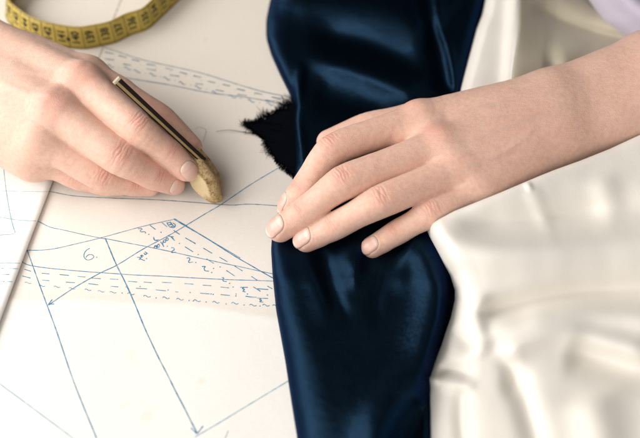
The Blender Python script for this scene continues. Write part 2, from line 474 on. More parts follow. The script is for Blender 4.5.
# ---- hand resting on the satin (enters from the right edge)
def build_resting_hand():
    idx = [(420, 121, 36, 11.0), (334, 149, 37, 9.0), (303, 190, 24, 7.7), (290, 206, 17, 6.6)]
    mid = [(440, 147, 40, 11.0), (345, 182, 39, 9.4), (305, 212, 25, 8.2), (280, 229, 17, 7.0)]
    rin = [(458, 170, 37, 10.5), (382, 201, 37, 8.9), (335, 226, 23, 7.6), (306, 240, 15, 6.4)]
    pin = [(482, 189, 31, 9.0), (431, 213, 30, 7.9), (396, 233, 20, 6.7), (372, 247, 14, 5.7)]
    thu = [(470, 122, 24, 11.5), (420, 118, 25, 10.0), (368, 127, 21, 8.7), (329, 142, 15, 7.4)]
    fings = [idx, mid, rin, pin]
    lo = P(250, 300, 0)-5; lo[2] = 0
    allp = np.array([P(a, b, z) for f in fings+[thu] for a, b, z, r in f])
    lo = allp.min(0)-14; hi = np.array([P(700, 60, 40)[0], P(640, 20, 45)[1]+10, 72]); lo[2] = -2
    FL = Field(lo, hi, H)
    F = FL.new(); data = []; chains = []
    for f in fings:
        c, r, pts = finger_path(f)
        G = FL.new(); FL.chain(G, c, r, .0, 6)
        # finger pads: fuller on the underside of each end joint
        d = nrm(pts[3, :3]-pts[2, :3]); dn = np.array([0, 0, -1.0]); dn = nrm(dn-d*(dn@d))
        FL.cone(G, pts[2, :3]*.4+pts[3, :3]*.6+dn*1.2, pts[3, :3]+dn*.8, pts[3, 3]*.95, pts[3, 3]*.9, 2.0, 5)
        F = smin(F, G, 0.7); data.append(pts); chains.append((c[-24:], r[-24:]))
        del G
    c, r, tp = finger_path(thu); G = FL.new(); FL.chain(G, c, r, 0, 6); F = smin(F, G, 1.0); del G
    # back of the hand: metacarpals into the wrist and forearm
    B = FL.new()
    wr_t = P(548, 97, 34); wr_b = P(556, 143, 32)
    fa_t = P(650, 62, 40); fa_b = P(662, 104, 38)
    fb_t = P(760, 25, 46); fb_b = P(770, 75, 44)
    mc = [p[0, :3] for p in data]
    wps = [wr_t+[0, 0, 2], wr_t*.66+wr_b*.34+[0, 0, 5], wr_t*.34+wr_b*.66+[0, 0, 5], wr_b+[0, 0, 2]]
    rr = [11.3, 11.3, 11.0, 10.0]
    for a, b, r0 in zip(mc, wps, rr):
        a2 = a-np.array([0, 0, 0.2]); FL.cone(B, a2, b, r0, 13.5, 12, 16)
    # flesh of the palm below the bones
    for a, b in zip(mc, wps): FL.cone(B, a-[0, 0, 9], b-[0, 0, 6], 8.5, 11, 9, 14)
    # webs between the finger roots
    for i, (x, y, z, r) in enumerate([(404, 137, 35, 7.5), (428, 161, 36, 7.2), (462, 186, 31, 6.2)]):
        FL.cone(B, P(x, y, z), (mc[i]+mc[i+1])/2-[0, 0, 1.5], r, 9.5, 6, 12)
    # thumb muscle
    FL.cone(B, tp[0, :3], P(520, 112, 28), 12, 13, 9, 14)
    FL.cone(B, tp[1, :3]*.5+tp[0, :3]*.5, mc[0]-[0, 0, 4], 8.5, 9.5, 8, 12)
    # outer edge of the palm
    FL.cone(B, mc[3]-[0, 0, 3], P(540, 152, 28), 9.5, 12.5, 8, 14)
    FL.cone(B, wr_t, fa_t, 14.8, 18, 9, 16); FL.cone(B, wr_b, fa_b, 13.6, 17, 9, 16)
    FL.cone(B, (wr_t+wr_b)/2, (fa_t+fa_b)/2, 15, 20, 9, 16)
    FL.cone(B, fa_t, fb_t, 18, 22, 9, 16); FL.cone(B, fa_b, fb_b, 17, 20, 9, 16); FL.cone(B, (fa_t+fa_b)/2, (fb_t+fb_b)/2, 20, 25, 9, 16)
    F = smin(F, B, 4.5); del B
    # knuckle heads and tendons
    for p, amt in zip(data[:2], (1.3, 1.2)):
        FL.cone(F, p[0, :3]+[0, 0, 2.2], p[0, :3]+[6, 1, 1.5], p[0, 3]-4.0+amt*.5, p[0, 3]-4.6, 7, 8)
    soften(FL, F, int((P(455, 140, 38)[0]-FL.lo[0])/H), int((P(500, 140, 38)[0]-FL.lo[0])/H), 9)
    ups = [(-.35, .25, .9), (-.1, -.05, 1), (0, -.15, 1), (0, -.25, 1)]
    nails = [dict(up=(-.75, .25, .75), len=11.0, wid=9.6, shift=.6), dict(up=(-.25, -.10, 1), len=12.0, wid=10.6, shift=.4),
             dict(up=(-.22, -.15, 1), len=11.4, wid=10.0, shift=.3), dict(up=(-.2, -.25, 1), len=10.0, wid=8.6, shift=.2)]
    fg = []
    for i, p in enumerate(data):
        fg.append(dict(ch=chains[i], pts=p, up=ups[i], wr={1: (.40, 1.0), 2: (.28, .8)}, nail=nails[i], flush=[.55, .40, .36, .34][i]))
    fx = [(414, 108, 44, 8, .36), (433, 131, 50, 9, .42), (452, 160, 48, 9, .12), (330, 143, 40, 8, .35), (282, 232, 14, 7, .3), (520, 150, 30, 30, .10)]
    return dress_hand('hand', FL, F, fg, [([(446, 150), (480, 138), (520, 122), (560, 112)], 3.2, .30), ([(455, 172), (490, 160), (522, 140), (540, 120)], 2.8, .26), ([(426, 118), (470, 112), (520, 104)], 5, .45), ([(440, 138), (490, 126), (545, 110)], 5, .42), ([(462, 162), (510, 148), (560, 128)], 5, .40)], None, fx, 'bare hand lying flat across the navy satin, fingers spread slightly to the left')

# ---- hand holding the chalk (enters from the left edge)
def build_writing_hand():
    idx = [(82, 84, 50, 12.0), (137, 128, 47, 9.6), (168, 152, 32, 8.2), (186, 169, 22, 6.8)]
    mid = [(55, 112, 48, 12.5), (119.5, 156.5, 37, 10.3), (154, 175.5, 21, 8.3), (173, 184, 12, 6.2)]
    rin = [(40, 138, 40, 11.0), (101, 176, 22, 8.4), (133, 184, 12, 7.0), (150, 186, 8.5, 6.0)]
    pin = [(30, 152, 28, 10.0), (78, 177, 14, 7.6), (104, 185, 9, 6.4), (120, 186, 7.5, 5.6)]
    thu = [(40, 82, 36, 14.0), (112, 93, 38, 11.0), (160, 120, 29, 9.2), (190, 147, 20, 7.2)]
    fings = [idx, mid, rin, pin]
    allp = np.array([P(a, b, z) for f in fings+[thu] for a, b, z, r in f])
    lo = np.array([P(-75, 100, 40)[0], allp[:, 1].min()-30, 0.6]); hi = allp.max(0)+22; hi[2] = 76; hi[1] = P(-120, -20, 46)[1]+28
    FL = Field(lo, hi, H)
    F = FL.new(); data = []; chains = []
    for fi, f in enumerate(fings):
        c, r, pts = finger_path(f)
        G = FL.new(); FL.chain(G, c, r, .0, 6)
        d = nrm(pts[3, :3]-pts[2, :3]); dn = np.array([.2, 0.3, -1.0]); dn = nrm(dn-d*(dn@d))
        if fi < 2: FL.cone(G, pts[2, :3]*.4+pts[3, :3]*.6+dn*1.0, pts[3, :3]+dn*.6, pts[3, 3]*.95, pts[3, 3]*.9, 2.0, 5)
        F = smin(F, G, 0.7); data.append(pts); chains.append((c[-24:], r[-24:]))
        del G
    c, r, tp = finger_path(thu); G = FL.new(); FL.chain(G, c, r, 0, 6); F = smin(F, G, 1.2); del G
    B = FL.new()
    mc = [p[0, :3] for p in data]
    wr_t = P(-40, 30, 42); wr_b = P(-52, 92, 36)
    wps = [wr_t+[0, 0, 2], wr_t*.66+wr_b*.34+[0, 0, 3], wr_t*.34+wr_b*.66+[0, 0, 2], wr_b]
    for a, b, r0 in zip(mc, wps, [12, 12.5, 12, 11]): FL.cone(B, a-np.array([0, 0, 1.0]), b, r0, 14, 10, 14)
    for a, b in zip(mc, wps): FL.cone(B, a-[0, 0, 10], b-[0, 0, 8], 9, 12, 10, 14)
    for i, (x, y, z, r) in enumerate([(84, 108, 44, 8.0), (54, 134, 38, 7.0), (46, 156, 26, 6.0)]):
        FL.cone(B, P(x, y, z), (mc[i]+mc[i+1])/2-[0, 0, 1.5], r, 9.5, 6, 12)
    FL.cone(B, tp[0, :3], wr_t, 15, 15, 9, 14)
    FL.cone(B, tp[1, :3]*.6+tp[0, :3]*.4, mc[0]-[0, 0, 3], 10, 10, 8, 12)
    FL.cone(B, tp[0, :3]*.5+tp[1, :3]*.5, P(28, 56, 36), 12, 13, 8, 12)
    FL.cone(B, P(36, 62, 38), P(88, 76, 40), 13.5, 11.0, 8, 12); FL.cone(B, P(88, 76, 40), P(116, 94, 37), 11, 9.8, 6, 12)
    FL.cone(B, mc[3]-[0, 0, 5], P(-30, 118, 26), 10.5, 15, 9, 14)
    FL.cone(B, wr_t, P(-150, -20, 46), 18, 22, 9, 16); FL.cone(B, wr_b, P(-150, 70, 42), 16, 20, 9, 16)
    FL.cone(B, (wr_t+wr_b)/2, P(-150, 45, 44), 19, 25, 9, 16)
    F = smin(F, B, 4.5); del B
    for p in data[:2]:
        FL.cone(F, p[0, :3]+[0, 0, 3.2], p[0, :3]+[3, -1, 3.0], p[0, 3]-3, p[0, 3]-4, 5, 8)
    soften(FL, F, int((P(45, 90, 40)[0]-FL.lo[0])/H), int((P(5, 90, 40)[0]-FL.lo[0])/H), 8)
    ups = [(.3, -.3, 1), (.2, -.5, .9), (0, -.6, .8), (0, -.7, .7)]
    nails = [dict(up=(.35, -.62, .80), len=11.4, wid=10.2, shift=1.2), dict(up=(.25, -.80, .60), len=10.5, wid=9.4, shift=1.6), None, None]
    fg = []
    for i, p in enumerate(data):
        fg.append(dict(ch=chains[i], pts=p, up=ups[i], wr={1: (.38, 1.1), 2: (.28, .9)} if i < 3 else {1: (.2, 1)}, nail=nails[i], flush=[.42, .46, .36, .2][i], tipflush=.42))
    fx = [(84, 72, 62, 10, .34), (52, 102, 60, 10, .32), (95, 80, 50, 9, .25), (165, 108, 34, 12, .40), (140, 170, 28, 12, .25), (160, 182, 18, 10, .30), (186, 140, 20, 9, .30), (125, 152, 36, 9, .3)]
    return dress_hand('hand', FL, F, fg, [([(70, 84), (40, 74), (0, 60)], 5, .5), ([(44, 106), (20, 92), (-10, 78)], 5, .45), ([(60, 96), (30, 92), (0, 84)], 3, .28)], None, fx, 'bare hand pinching the chalk holder, knuckles bent, resting on the paper')

build_writing_hand(); build_resting_hand()

# ------------------------------------------------------------------ chalk holder
def box_mesh(a, b, side, up, w, t, w2=None, t2=None):
    a, b = np.asarray(a, float), np.asarray(b, float); w2 = w2 or w; t2 = t2 or t
    V = []
    for c, ww, tt in ((a, w, t), (b, w2, t2)):
        for s_, u_ in ((-1, -1), (1, -1), (1, 1), (-1, 1)): V.append(c+side*s_*ww/2+up*u_*tt/2)
    Fc = [(0, 3, 2, 1), (4, 5, 6, 7), (0, 1, 5, 4), (1, 2, 6, 5), (2, 3, 7, 6), (3, 0, 4, 7)]
    return V, Fc
def bevel(o, w, seg=2):
    m = o.modifiers.new('bevel', 'BEVEL'); m.width = w*MM; m.segments = seg; m.limit_method = 'ANGLE'
root = bpy.data.objects.new('chalk_holder', None); COL.objects.link(root)
tip = P(222, 203, 1.0); top = P(116.5, 80, 73); low = P(200, 157.5, 25)
root.location = Vector(tip*MM)
ax = nrm(low-top); view = nrm(CAM-(low+top)/2); side = nrm(np.cross(view, ax)); upd = nrm(np.cross(ax, side))
if upd@view < 0: upd = -upd
# side points to the upper right edge of the shaft as seen
if side[1] < 0: side = -side
off = -tip
V_, F_ = box_mesh(top-tip+ax*1.0, low-tip+ax*3, side, upd, 4.6, 3.6, 4.0, 3.4)
o = link('shaft', V_, F_, M_DARK, root, smooth=False); bevel(o, .5)
V_, F_ = box_mesh(top-tip-side*.75+upd*1.75+ax*.6, low-tip-side*.65+upd*1.65+ax*2, side, upd, 1.6, .7, 1.3, .7)
o = link('inlay_strip', V_, F_, M_BRASS, root, smooth=False); bevel(o, .2)
V_, F_ = box_mesh(top-tip-ax*.5, top-tip+ax*.95, side, upd, 4.7, 3.4)
o = link('end_cap', V_, F_, M_BONE, root, smooth=False); bevel(o, .3)
# chalk lump: an irregular facetted nugget, widest two thirds down
A = P(194, 149, 26)-tip; Bp = P(219.0, 202.5, 3.0)-tip
axc = nrm(Bp-A); Lc = np.linalg.norm(Bp-A)
sdc = nrm(np.cross(nrm(CAM), axc)); 
if sdc[0] < 0: sdc = -sdc
upc = nrm(np.cross(axc, sdc)); 
if upc@nrm(CAM) < 0: upc = -upc
prof = np.array([(0, .5), (.03, 3.4), (.12, 4.6), (.28, 6.6), (.45, 8.2), (.58, 8.7), (.72, 7.6), (.84, 5.6), (.93, 4.1), (.985, 2.9), (1.0, .4)])
nu, nv = 120, 96
tt = np.linspace(0, 1, nu); rad = np.interp(tt, prof[:, 0], prof[:, 1]); 
rad = np.convolve(np.pad(rad, 3, mode='edge'), np.ones(7)/7, 'valid'); rad[0] = rad[-1] = .05
th = np.linspace(0, 2*math.pi, nv, endpoint=False)
T, TH = np.meshgrid(tt, th, indexing='ij')
R = rad[:, None]*(1+.07*np.cos(3*TH+1+T*2)+.05*np.cos(5*TH+4*T))
cxx, cyy, czz = T*33, np.cos(TH)*8, np.sin(TH)*8
R = R*(1+.09*smoothnoise(cxx+cyy*.7, czz+cyy*.4, 11, 9, .22)+.035*smoothnoise(cxx-czz, cyy+czz*.5, 12, 9, .8)+.014*smoothnoise(cxx+czz, cyy-czz*.6, 13, 9, 2.2))
dirn = np.cos(TH)[..., None]*sdc+np.sin(TH)[..., None]*upc
bend = (np.sin(T*math.pi)*-1.6)[..., None]*sdc
Vc = A+axc*(T*Lc)[..., None]+bend+dirn*R[..., None]
# flat worn facet on the lower left
fn = nrm(-sdc*.75+upc*.65+axc*.12); fd = (Vc-(A+axc*Lc*.62))@fn
cut = 6.4; over = np.clip(fd-cut, 0, None); Vc = Vc-fn*(over*.8)[..., None]
worn = np.clip((fd-cut+.3)/1.2+.35*smoothnoise(cxx, cyy+czz, 14, 9, .9), 0, 1)*.85
idx_ = np.arange(nu*nv).reshape(nu, nv); a_ = idx_[:-1]; b_ = idx_[1:]
Fq = np.stack([a_.ravel(), np.roll(a_, -1, 1).ravel(), np.roll(b_, -1, 1).ravel(), b_.ravel()], 1)
o = link('chalk', Vc.reshape(-1, 3), Fq, M_CHALK, root, attrs={'worn': worn.ravel()})
tag(root, 'slim dark chalk holder with gilt strip, its lumpy tan chalk tip touching the paper', 'chalk holder')

# ------------------------------------------------------------------ paper sheets with their drawing
class Sheet:
    """a sheet plus its ink: ribbons lie a hair above it and belong to the same mesh"""
    def __init__(s, zf): s.V = []; s.F = []; s.M = []; s.zf = zf
    def add(s, V, F, m):
        o = len(s.V); s.V += [tuple(v) for v in V]; s.F += [tuple(i+o for i in f) for f in F]; s.M += [m]*len(F)
    def line(s, pts, w=.42, m=1, dz=.10, wob=.18, sm=True):
        pts = np.asarray(pts, float)
        L = np.sum(np.hypot(*np.diff(pts, axis=0).T)); n = max(3 if len(pts) < 3 else 4*len(pts), int(L/3))
        c = cr(pts, n) if (len(pts) > 2 and sm) else np.stack([np.interp(np.linspace(0, len(pts)-1, n), np.arange(len(pts)), pts[:, k]) for k in (0, 1)], 1)
        if wob: 
            c = c+wob*np.stack([smoothnoise(c[:, 0], c[:, 1], rnd.randint(0, 9999), 4, .12), smoothnoise(c[:, 1], c[:, 0], rnd.randint(0, 9999), 4, .12)], 1)
        w3 = P(c[:, 0], c[:, 1], s.zf(c[:, 0], c[:, 1])+dz)
        d = np.gradient(w3, axis=0)+1e-9; d /= np.linalg.norm(d, axis=1, keepdims=True)+1e-9
        nn = np.stack([-d[:, 1], d[:, 0], 0*d[:, 0]], 1)
        ww = (w/2*(1+.25*np.array([rnd.uniform(-1, 1) for _ in range(n)])))[:, None]
        V = np.concatenate([w3-nn*ww, w3+nn*ww]); F = [(i, i+1, n+i+1, n+i) for i in range(n-1)]
        s.add(V, F, m)
    def dot(s, x, y, r=.42, m=1):
        c = P(x, y, s.zf(x, y)+.11); k = 8
        s.add([c+[r*math.cos(a*2*math.pi/k), r*math.sin(a*2*math.pi/k), 0] for a in range(k)], [tuple(range(k))], m)

SCREASE = [P(x, y, 0) for x, y in [(-200, 330), (0, 302), (60, 300), (120, 303), (190, 305), (275, 319), (400, 330), (700, 380)]]
cx_ = np.array([p[0] for p in SCREASE]); cy_ = np.array([p[1] for p in SCREASE])
def zworld(X, Y): return -.35+.30*smoothnoise(X, Y, 81, 7, .055)+.35*np.exp(-np.abs(Y-np.interp(X, cx_, cy_))/1.6)
def zmain(x, y):
    q = P(x, y, 0); z = zworld(q[..., 0], q[..., 1]); q = P(x, y, z); return zworld(q[..., 0], q[..., 1])
S = Sheet(zmain)
# sheet grid (world mm)
gx = np.linspace(-330, 330, 250); gy = np.linspace(-190, 430, 250)
GX, GY = np.meshgrid(gx, gy, indexing='ij')
S.V = [tuple(v) for v in np.stack([GX, GY, zworld(GX, GY)], -1).reshape(-1, 3)]
S.F = [tuple(f) for f in grid_faces(250, 250)]; S.F = [tuple(reversed(f)) for f in S.F]; S.M = [0]*len(S.F)
I, PI_, SE, GI = 1, 2, 3, 4
def seq(s, org, sc_, segs, **kw):
    for a in segs: s.line([(org[0]+x/sc_, org[1]+y/sc_) for x, y in a], **kw)
# upper band
S.line([(40, 36), (92, 44), (110, 49), (140, 59), (175, 67), (205, 74), (240, 85), (265, 92), (295, 98)], m=GI, w=.6)
S.line([(90, 70), (122, 77), (140, 80), (170, 85), (205, 92), (235, 96), (262, 100), (295, 108)], m=GI, w=.6)
rowa = [[(32, 55), (60, 60)], [(75, 65), (100, 72)], [(118, 78), (142, 84)], [(165, 93), (195, 97)], [(225, 105), (250, 112)], [(270, 118), (295, 125)], [(315, 130), (340, 136)], [(360, 147), (385, 153)], [(408, 158), (432, 163)], [(455, 172), (480, 178)], [(510, 185), (535, 190)], [(565, 198), (595, 205)],
        [(30, 75), (60, 80)], [(90, 92), (115, 97)], [(165, 108), (195, 113)], [(240, 128), (270, 132)], [(320, 155), (345, 158)], [(385, 175), (412, 180)], [(455, 190), (485, 194)], [(545, 208), (575, 212)]]
seq(S, (95, 35), 3.2, rowa, m=GI, w=.75, wob=.1)
def tilde(s, x, y, sl=0.1, L=7.5, m=1, amp=1.3, w=.4):
    t = np.linspace(0, 1, 7); yy = [0, -amp, -amp*.7, 0, amp*.5, amp*.2, -amp*.3]
    s.line([(x+L*(a-.5), y+q+sl*L*(a-.5)) for a, q in zip(t, yy)], m=m, w=w, wob=.1)
for x, y in [(50, 100), (105, 108), (135, 117), (185, 128), (230, 140), (280, 155), (330, 168), (385, 185), (440, 198), (500, 212), (560, 222), (600, 228)]:
    tilde(S, 95+x/3.2, 35+y/3.2, .28, 7, m=(I if x > 360 else GI), w=.6)
    S.dot(95+(x+26)/3.2, 35+(y+5)/3.2, .35, GI)
    S.dot(95+(x+10)/3.2, 35+(y-22)/3.2, .3, GI)
S.line([(127, -14), (120, 2), (112, 22), (103, 47), (97, 62), (84, 90)], m=SE, w=.9, wob=.3)
# middle drawing
S.line([(40, 191), (50, 191.5), (75, 196), (113, 198), (160, 200), (190, 202), (230, 205), (250, 204.3), (290, 206.5)], w=.5, m=GI)
S.line([(30, 219), (37.5, 221), (50, 227), (63, 230), (100, 238), (113, 240), (163, 250), (213, 261), (269, 273), (290, 277)])
S.line([(27, 250), (40, 250), (55, 248.5), (75, 244), (100, 238), (140, 227), (173, 219.5)])
S.line([(173.5, 219), (186, 226.5), (209, 240), (233, 255), (257, 269), (271, 277), (285, 285)], w=.55)
S.line([(174.5, 218.6), (200, 234), (240, 258)], w=.4)
S.line([(282, 165.5), (250, 185), (222, 204), (205, 214), (173, 233), (145, 248), (117, 265), (100, 273), (72, 289), (48, 305)], w=.5)
S.line([(48, 305), (52, 299.5), (50, 302)], w=.45, wob=0); S.line([(48, 305), (51, 304), (54, 304)], w=.7, wob=0)
S.line([(27, 250), (40, 286), (56, 330), (75, 385), (97, 440), (104, 458)], w=.5)
S.line([(105, 238), (116, 264), (130, 293), (150, 340), (175, 390), (197, 433)], w=.55)
S.line([(191, 428), (197, 434), (203, 426)], w=.5, wob=0, sm=False)
S.line([(195, 437), (222, 421), (288, 381), (300, 374)], w=.45, m=PI_); S.line([(-20, 366), (0, 384), (38, 412), (75, 440), (90, 452)], w=.45, m=PI_)
S.line([(225, 438), (228, 431)], w=.4, m=PI_)
S.line([(15, 257), (21.5, 261.5), (32, 265.7), (68, 270), (120, 274), (160, 276), (215, 279), (271, 281), (290, 282)])
a = 4.867
d1 = [[(118, 142), (150, 152)], [(203, 162), (240, 165)], [(290, 168), (335, 172)], [(378, 177), (415, 180)], [(445, 185), (490, 188)], [(535, 190), (575, 192)],
      [(108, 175), (148, 185)], [(205, 195), (240, 198)], [(320, 205), (365, 208)], [(430, 212), (478, 218)], [(540, 225), (575, 228)]]
seq(S, (0, 240), a, d1, w=.42, wob=.1)
d2 = [[(90, 260), (118, 262)], [(140, 262), (165, 264)], [(198, 263), (228, 264)], [(270, 267), (298, 269)], [(328, 272), (355, 274)], [(385, 278), (412, 281)],
      [(115, 282), (150, 284)], [(178, 287), (210, 290)], [(240, 293), (250, 294)], [(320, 298), (350, 300)], [(385, 302), (415, 305)], [(465, 308), (500, 311)]]
seq(S, (100, 200), 3.195, d2, w=.42, wob=.1)
for x, y in [(28, 283), (42, 286), (57, 287), (72, 288.5), (88, 290), (101, 291.5), (113, 292.5)]: tilde(S, x, y, .1, 6.5, amp=.8, w=.32)
for x, y in [(131, 294), (147, 296.5), (166, 298), (180, 299.5), (197, 301), (216, 302.5), (235, 303.5), (253, 305.5), (266, 305.5), (276, 306)]: tilde(S, x, y, .08, 7, amp=1.1)
for x, y in [(126, 287), (140, 286.5), (168, 290), (190, 292.5), (211, 294), (236, 294), (233, 287), (122, 293), (156, 298), (189, 300.5), (206, 302), (226, 304), (244, 305), (260, 306)]: S.dot(x, y, .34)
d3 = [[(470, 130), (510, 157)], [(545, 178), (610, 213)], [(543, 235), (595, 268)], [(395, 80), (430, 108)], [(320, 98), (355, 125)]]
seq(S, (100, 210), 6.4, d3, w=.48, wob=.05)
d4 = [[(0, 5), (35, 25)], [(85, 52), (140, 85)], [(188, 110), (240, 140)], [(105, 120), (152, 150)], [(285, 167), (335, 198)], [(232, 195), (285, 230)], [(392, 233), (430, 258)], [(405, 300), (450, 328)], [(430, 312), (500, 317)], [(495, 295), (525, 312)], [(320, 303), (370, 303)], [(355, 360), (405, 367)], [(430, 372), (498, 374)]]
seq(S, (190, 240), 6.4, d4, w=.48, wob=.05)
glyphs = [((100, 210), [[(243, 120), (262, 118), (268, 124), (258, 130), (262, 140), (285, 138), (292, 150)]]), ((100, 210), [[(343, 175), (350, 192), (378, 190)]]),
          ((100, 210), [[(455, 242), (470, 242), (474, 255), (462, 262), (458, 272), (485, 270)]]), ((100, 210), [[(555, 308), (570, 306), (574, 318), (566, 328), (572, 336), (595, 332)]]),
          ((190, 240), [[(76, 170), (98, 170), (90, 180), (96, 196), (120, 200)]]), ((190, 240), [[(203, 240), (215, 242), (210, 255), (216, 264), (235, 266)]]),
          ((190, 240), [[(345, 304), (335, 312), (348, 316), (338, 328), (356, 332)]]), ((190, 240), [[(455, 374), (445, 382), (458, 386), (445, 395), (468, 397)]])]
for org, g in glyphs: seq(S, org, 6.4, g, w=.5, wob=0)
for x, y in [(312, 156), (390, 143), (430, 232), (508, 214), (612, 336)]: S.dot(100+x/6.4, 210+y/6.4, .36)
for x, y in [(52, 93), (150, 182), (192, 172), (138, 208), (253, 277), (367, 346), (495, 352), (20, 390), (148, 348), (293, 358)]: S.dot(190+x/6.4, 240+y/6.4, .36)
# letters written along the diagonal
g8 = 8.42
def G(pts, **kw): S.line([(132+x/g8, 212+y/g8) for x, y in pts], w=.5, wob=0, **kw)
G([(292, 88), (305, 110), (322, 130)]); G([(298, 92), (322, 88), (330, 98), (312, 108), (335, 106), (345, 120), (322, 130)]); G([(320, 82), (338, 106), (362, 128)]); G([(342, 92), (362, 105), (360, 125), (340, 132), (330, 118)])
G([(325, 205), (340, 222), (358, 240)]); G([(305, 200), (322, 208), (350, 207)]); G([(325, 205), (348, 225)])
G([(292, 215), (305, 225), (298, 240), (285, 232), (292, 215)]); G([(270, 232), (284, 242), (276, 256), (262, 248), (270, 232)])
G([(240, 250), (252, 268), (262, 275)]); G([(262, 252), (256, 272), (268, 292)]); G([(222, 268), (232, 282), (222, 298), (212, 284), (222, 268)])
G([(185, 300), (195, 282), (204, 296)]); G([(204, 280), (210, 302), (188, 306)]); G([(180, 210), (188, 235), (215, 242)])
G([(100, 345), (112, 360), (122, 345), (108, 335), (132, 350)]); G([(70, 365), (84, 382), (80, 362), (96, 372)]); G([(42, 380), (72, 385), (58, 402)]); G([(62, 392), (82, 400), (108, 410)])
S.dot(132+122/g8, 212+392/g8, .4); S.dot(132+140/g8, 212+188/g8, .36); S.dot(132+243/g8, 212+170/g8, .36); S.dot(132+398/g8, 212+264/g8, .4)
b = [(437, 40), (420, 50), (409, 68), (410, 86), (425, 97), (445, 93), (456, 81), (446, 71), (428, 73), (417, 86)]
S.line([(x/a, 240+y/a) for x, y in b], w=.42, wob=0); S.dot(470/a, 240+84/a, .4)
# stray grey stroke
S.line([(196, 129), (199, 127), (206, 130), (205, 136), (203, 142)], m=SE, w=.35)
Vs = np.array(S.V)
# tone attribute: the upper part of the sheet is browner; edge follows the strip below the dashed rows
ycr = np.interp(Vs[:, 0], cx_, cy_)
dd = Vs[:, 1]-ycr
tone = np.clip(dd/2.5+.3, 0, 1)*np.interp(dd, [0, 12, 60, 150, 300], [.62, .42, .50, .85, 1.0])
sheet = link('pattern_sheet', Vs, S.F, [M_PAPER, M_INK, M_PALEINK, M_SEAM, M_GREYINK], midx=S.M, smooth=True, attrs={'tone': tone})
tag(sheet, 'large beige sewing pattern sheet drawn with blue lines, dashes and the number 6', 'paper')
# main sheet needs a finer grid near the strip for a crisp tone edge
# ---- white sheet lying over it at the left
def zleft(x, y):
    x = np.asarray(x, float); y = np.asarray(y, float)
    ex = np.interp(y, [140, 180, 240, 310, 460], [70, 53, 30, 4, -52])
    return 0.5+1.3*np.exp(-((ex-x)/22.0)**2)
S2 = Sheet(zleft)
ny, nx = 60, 50
yy = np.linspace(140, 470, ny); V2 = []
for y in yy:
    ex = float(np.interp(y, [140, 180, 240, 310, 460], [70, 53, 30, 4, -52]))
    for x in np.linspace(ex-330, ex, nx): V2.append(P(x, y, float(zleft(x, y))))
S2.add(V2, [tuple(f) for f in grid_faces(ny, nx)], 0)
S2.line([(-2, 130), (1, 145), (6, 190), (11, 219), (15, 232.5)], m=1, dz=.08, w=.5); S2.line([(15, 233), (8, 234.5), (-30, 236)], m=1, dz=.08)
S2.line([(-40, 190.5), (0, 191), (48, 191.7)], m=2, dz=.08, w=.38); S2.line([(-30, 212), (0, 217), (18, 220), (36, 221)], m=1, dz=.08, w=.42)
S2.line([(-40, 262.5), (0, 263), (20, 263.2)], m=1, dz=.08, w=.42)
seq(S2, (0, 240), a, [[(-60, 136), (-20, 136)], [(0, 137), (15, 138)], [(45, 139), (88, 140)], [(-50, 167), (-20, 167)], [(0, 168), (45, 168)], [(5, 203), (20, 203)], [(35, 202), (60, 203)]], m=1, dz=.08, w=.4)
# underside so that the sheet has thickness
o = link('tracing_sheet', np.array(S2.V), S2.F, [M_WHITE, M_PALEINK, M_PALEINK], midx=S2.M)
tag(o, 'whiter paper sheet with faint blue lines overlapping the pattern at the lower left', 'paper')
sm_ = o.modifiers.new('thick', 'SOLIDIFY'); sm_.thickness = .00015; sm_.offset = 1 if False else -1
# ---- table
tv = [(-700, -600, -1.4), (700, -600, -1.4), (700, 700, -1.4), (-700, 700, -1.4), (-700, -600, -28), (700, -600, -28), (700, 700, -28), (-700, 700, -28)]
o = link('table', tv, [(0, 1, 2, 3), (7, 6, 5, 4), (0, 4, 5, 1), (1, 5, 6, 2), (2, 6, 7, 3), (3, 7, 4, 0)], M_TABLE, smooth=False); tag(o, kind='structure')

# ------------------------------------------------------------------ tape measure
base = [(58, -42), (40, -26), (22, -8), (10, 5), (5.5, 14), (9, 23), (18, 31), (31, 39), (50, 45), (69, 48.5), (84, 49.5), (97, 47.5), (116, 43), (131, 35.5), (147, 30), (159, 20), (176, 4), (196, -14), (222, -30)]
# the lower edge stands on the paper and the ribbon leans back a little
bp = cr(np.array([P(x, y, -0.6) for x, y in base]), 500)
seg = np.linalg.norm(np.diff(bp, axis=0), axis=1); s_ = np.concatenate([[0], np.cumsum(seg)])
def tape_at(s, v, out=0.0):
    """s mm along, v mm up the ribbon"""
    s = np.asarray(s, float); p = np.stack([np.interp(s, s_, bp[:, k]) for k in range(3)], -1)
    q = np.stack([np.interp(s+1.5, s_, bp[:, k]) for k in range(3)], -1)-np.stack([np.interp(s-1.5, s_, bp[:, k]) for k in range(3)], -1)
    q /= np.linalg.norm(q, axis=-1, keepdims=True)
    nn = np.stack([q[..., 1], -q[..., 0], 0*q[..., 0]], -1)  # faces the camera where the ribbon runs to the right
    lean = np.deg2rad(12+6*np.sin(s/40))
    upv = -nn*np.sin(lean)[..., None]+np.array([0, 0, 1.0])*np.cos(lean)[..., None]
    fn = nn*np.cos(lean)[..., None]+np.array([0, 0, 1.0])*np.sin(lean)[..., None]
    return p+upv*np.asarray(v, float)[..., None]+fn*out
TW = 17.5; ns = 400; nvv = 5
SS, VV = np.meshgrid(np.linspace(2, s_[-1]-2, ns), np.linspace(0, TW, nvv), indexing='ij')
TV = list(tape_at(SS, VV).reshape(-1, 3)); TF = [tuple(f) for f in grid_faces(ns, nvv)]; TM = [0]*len(TF)
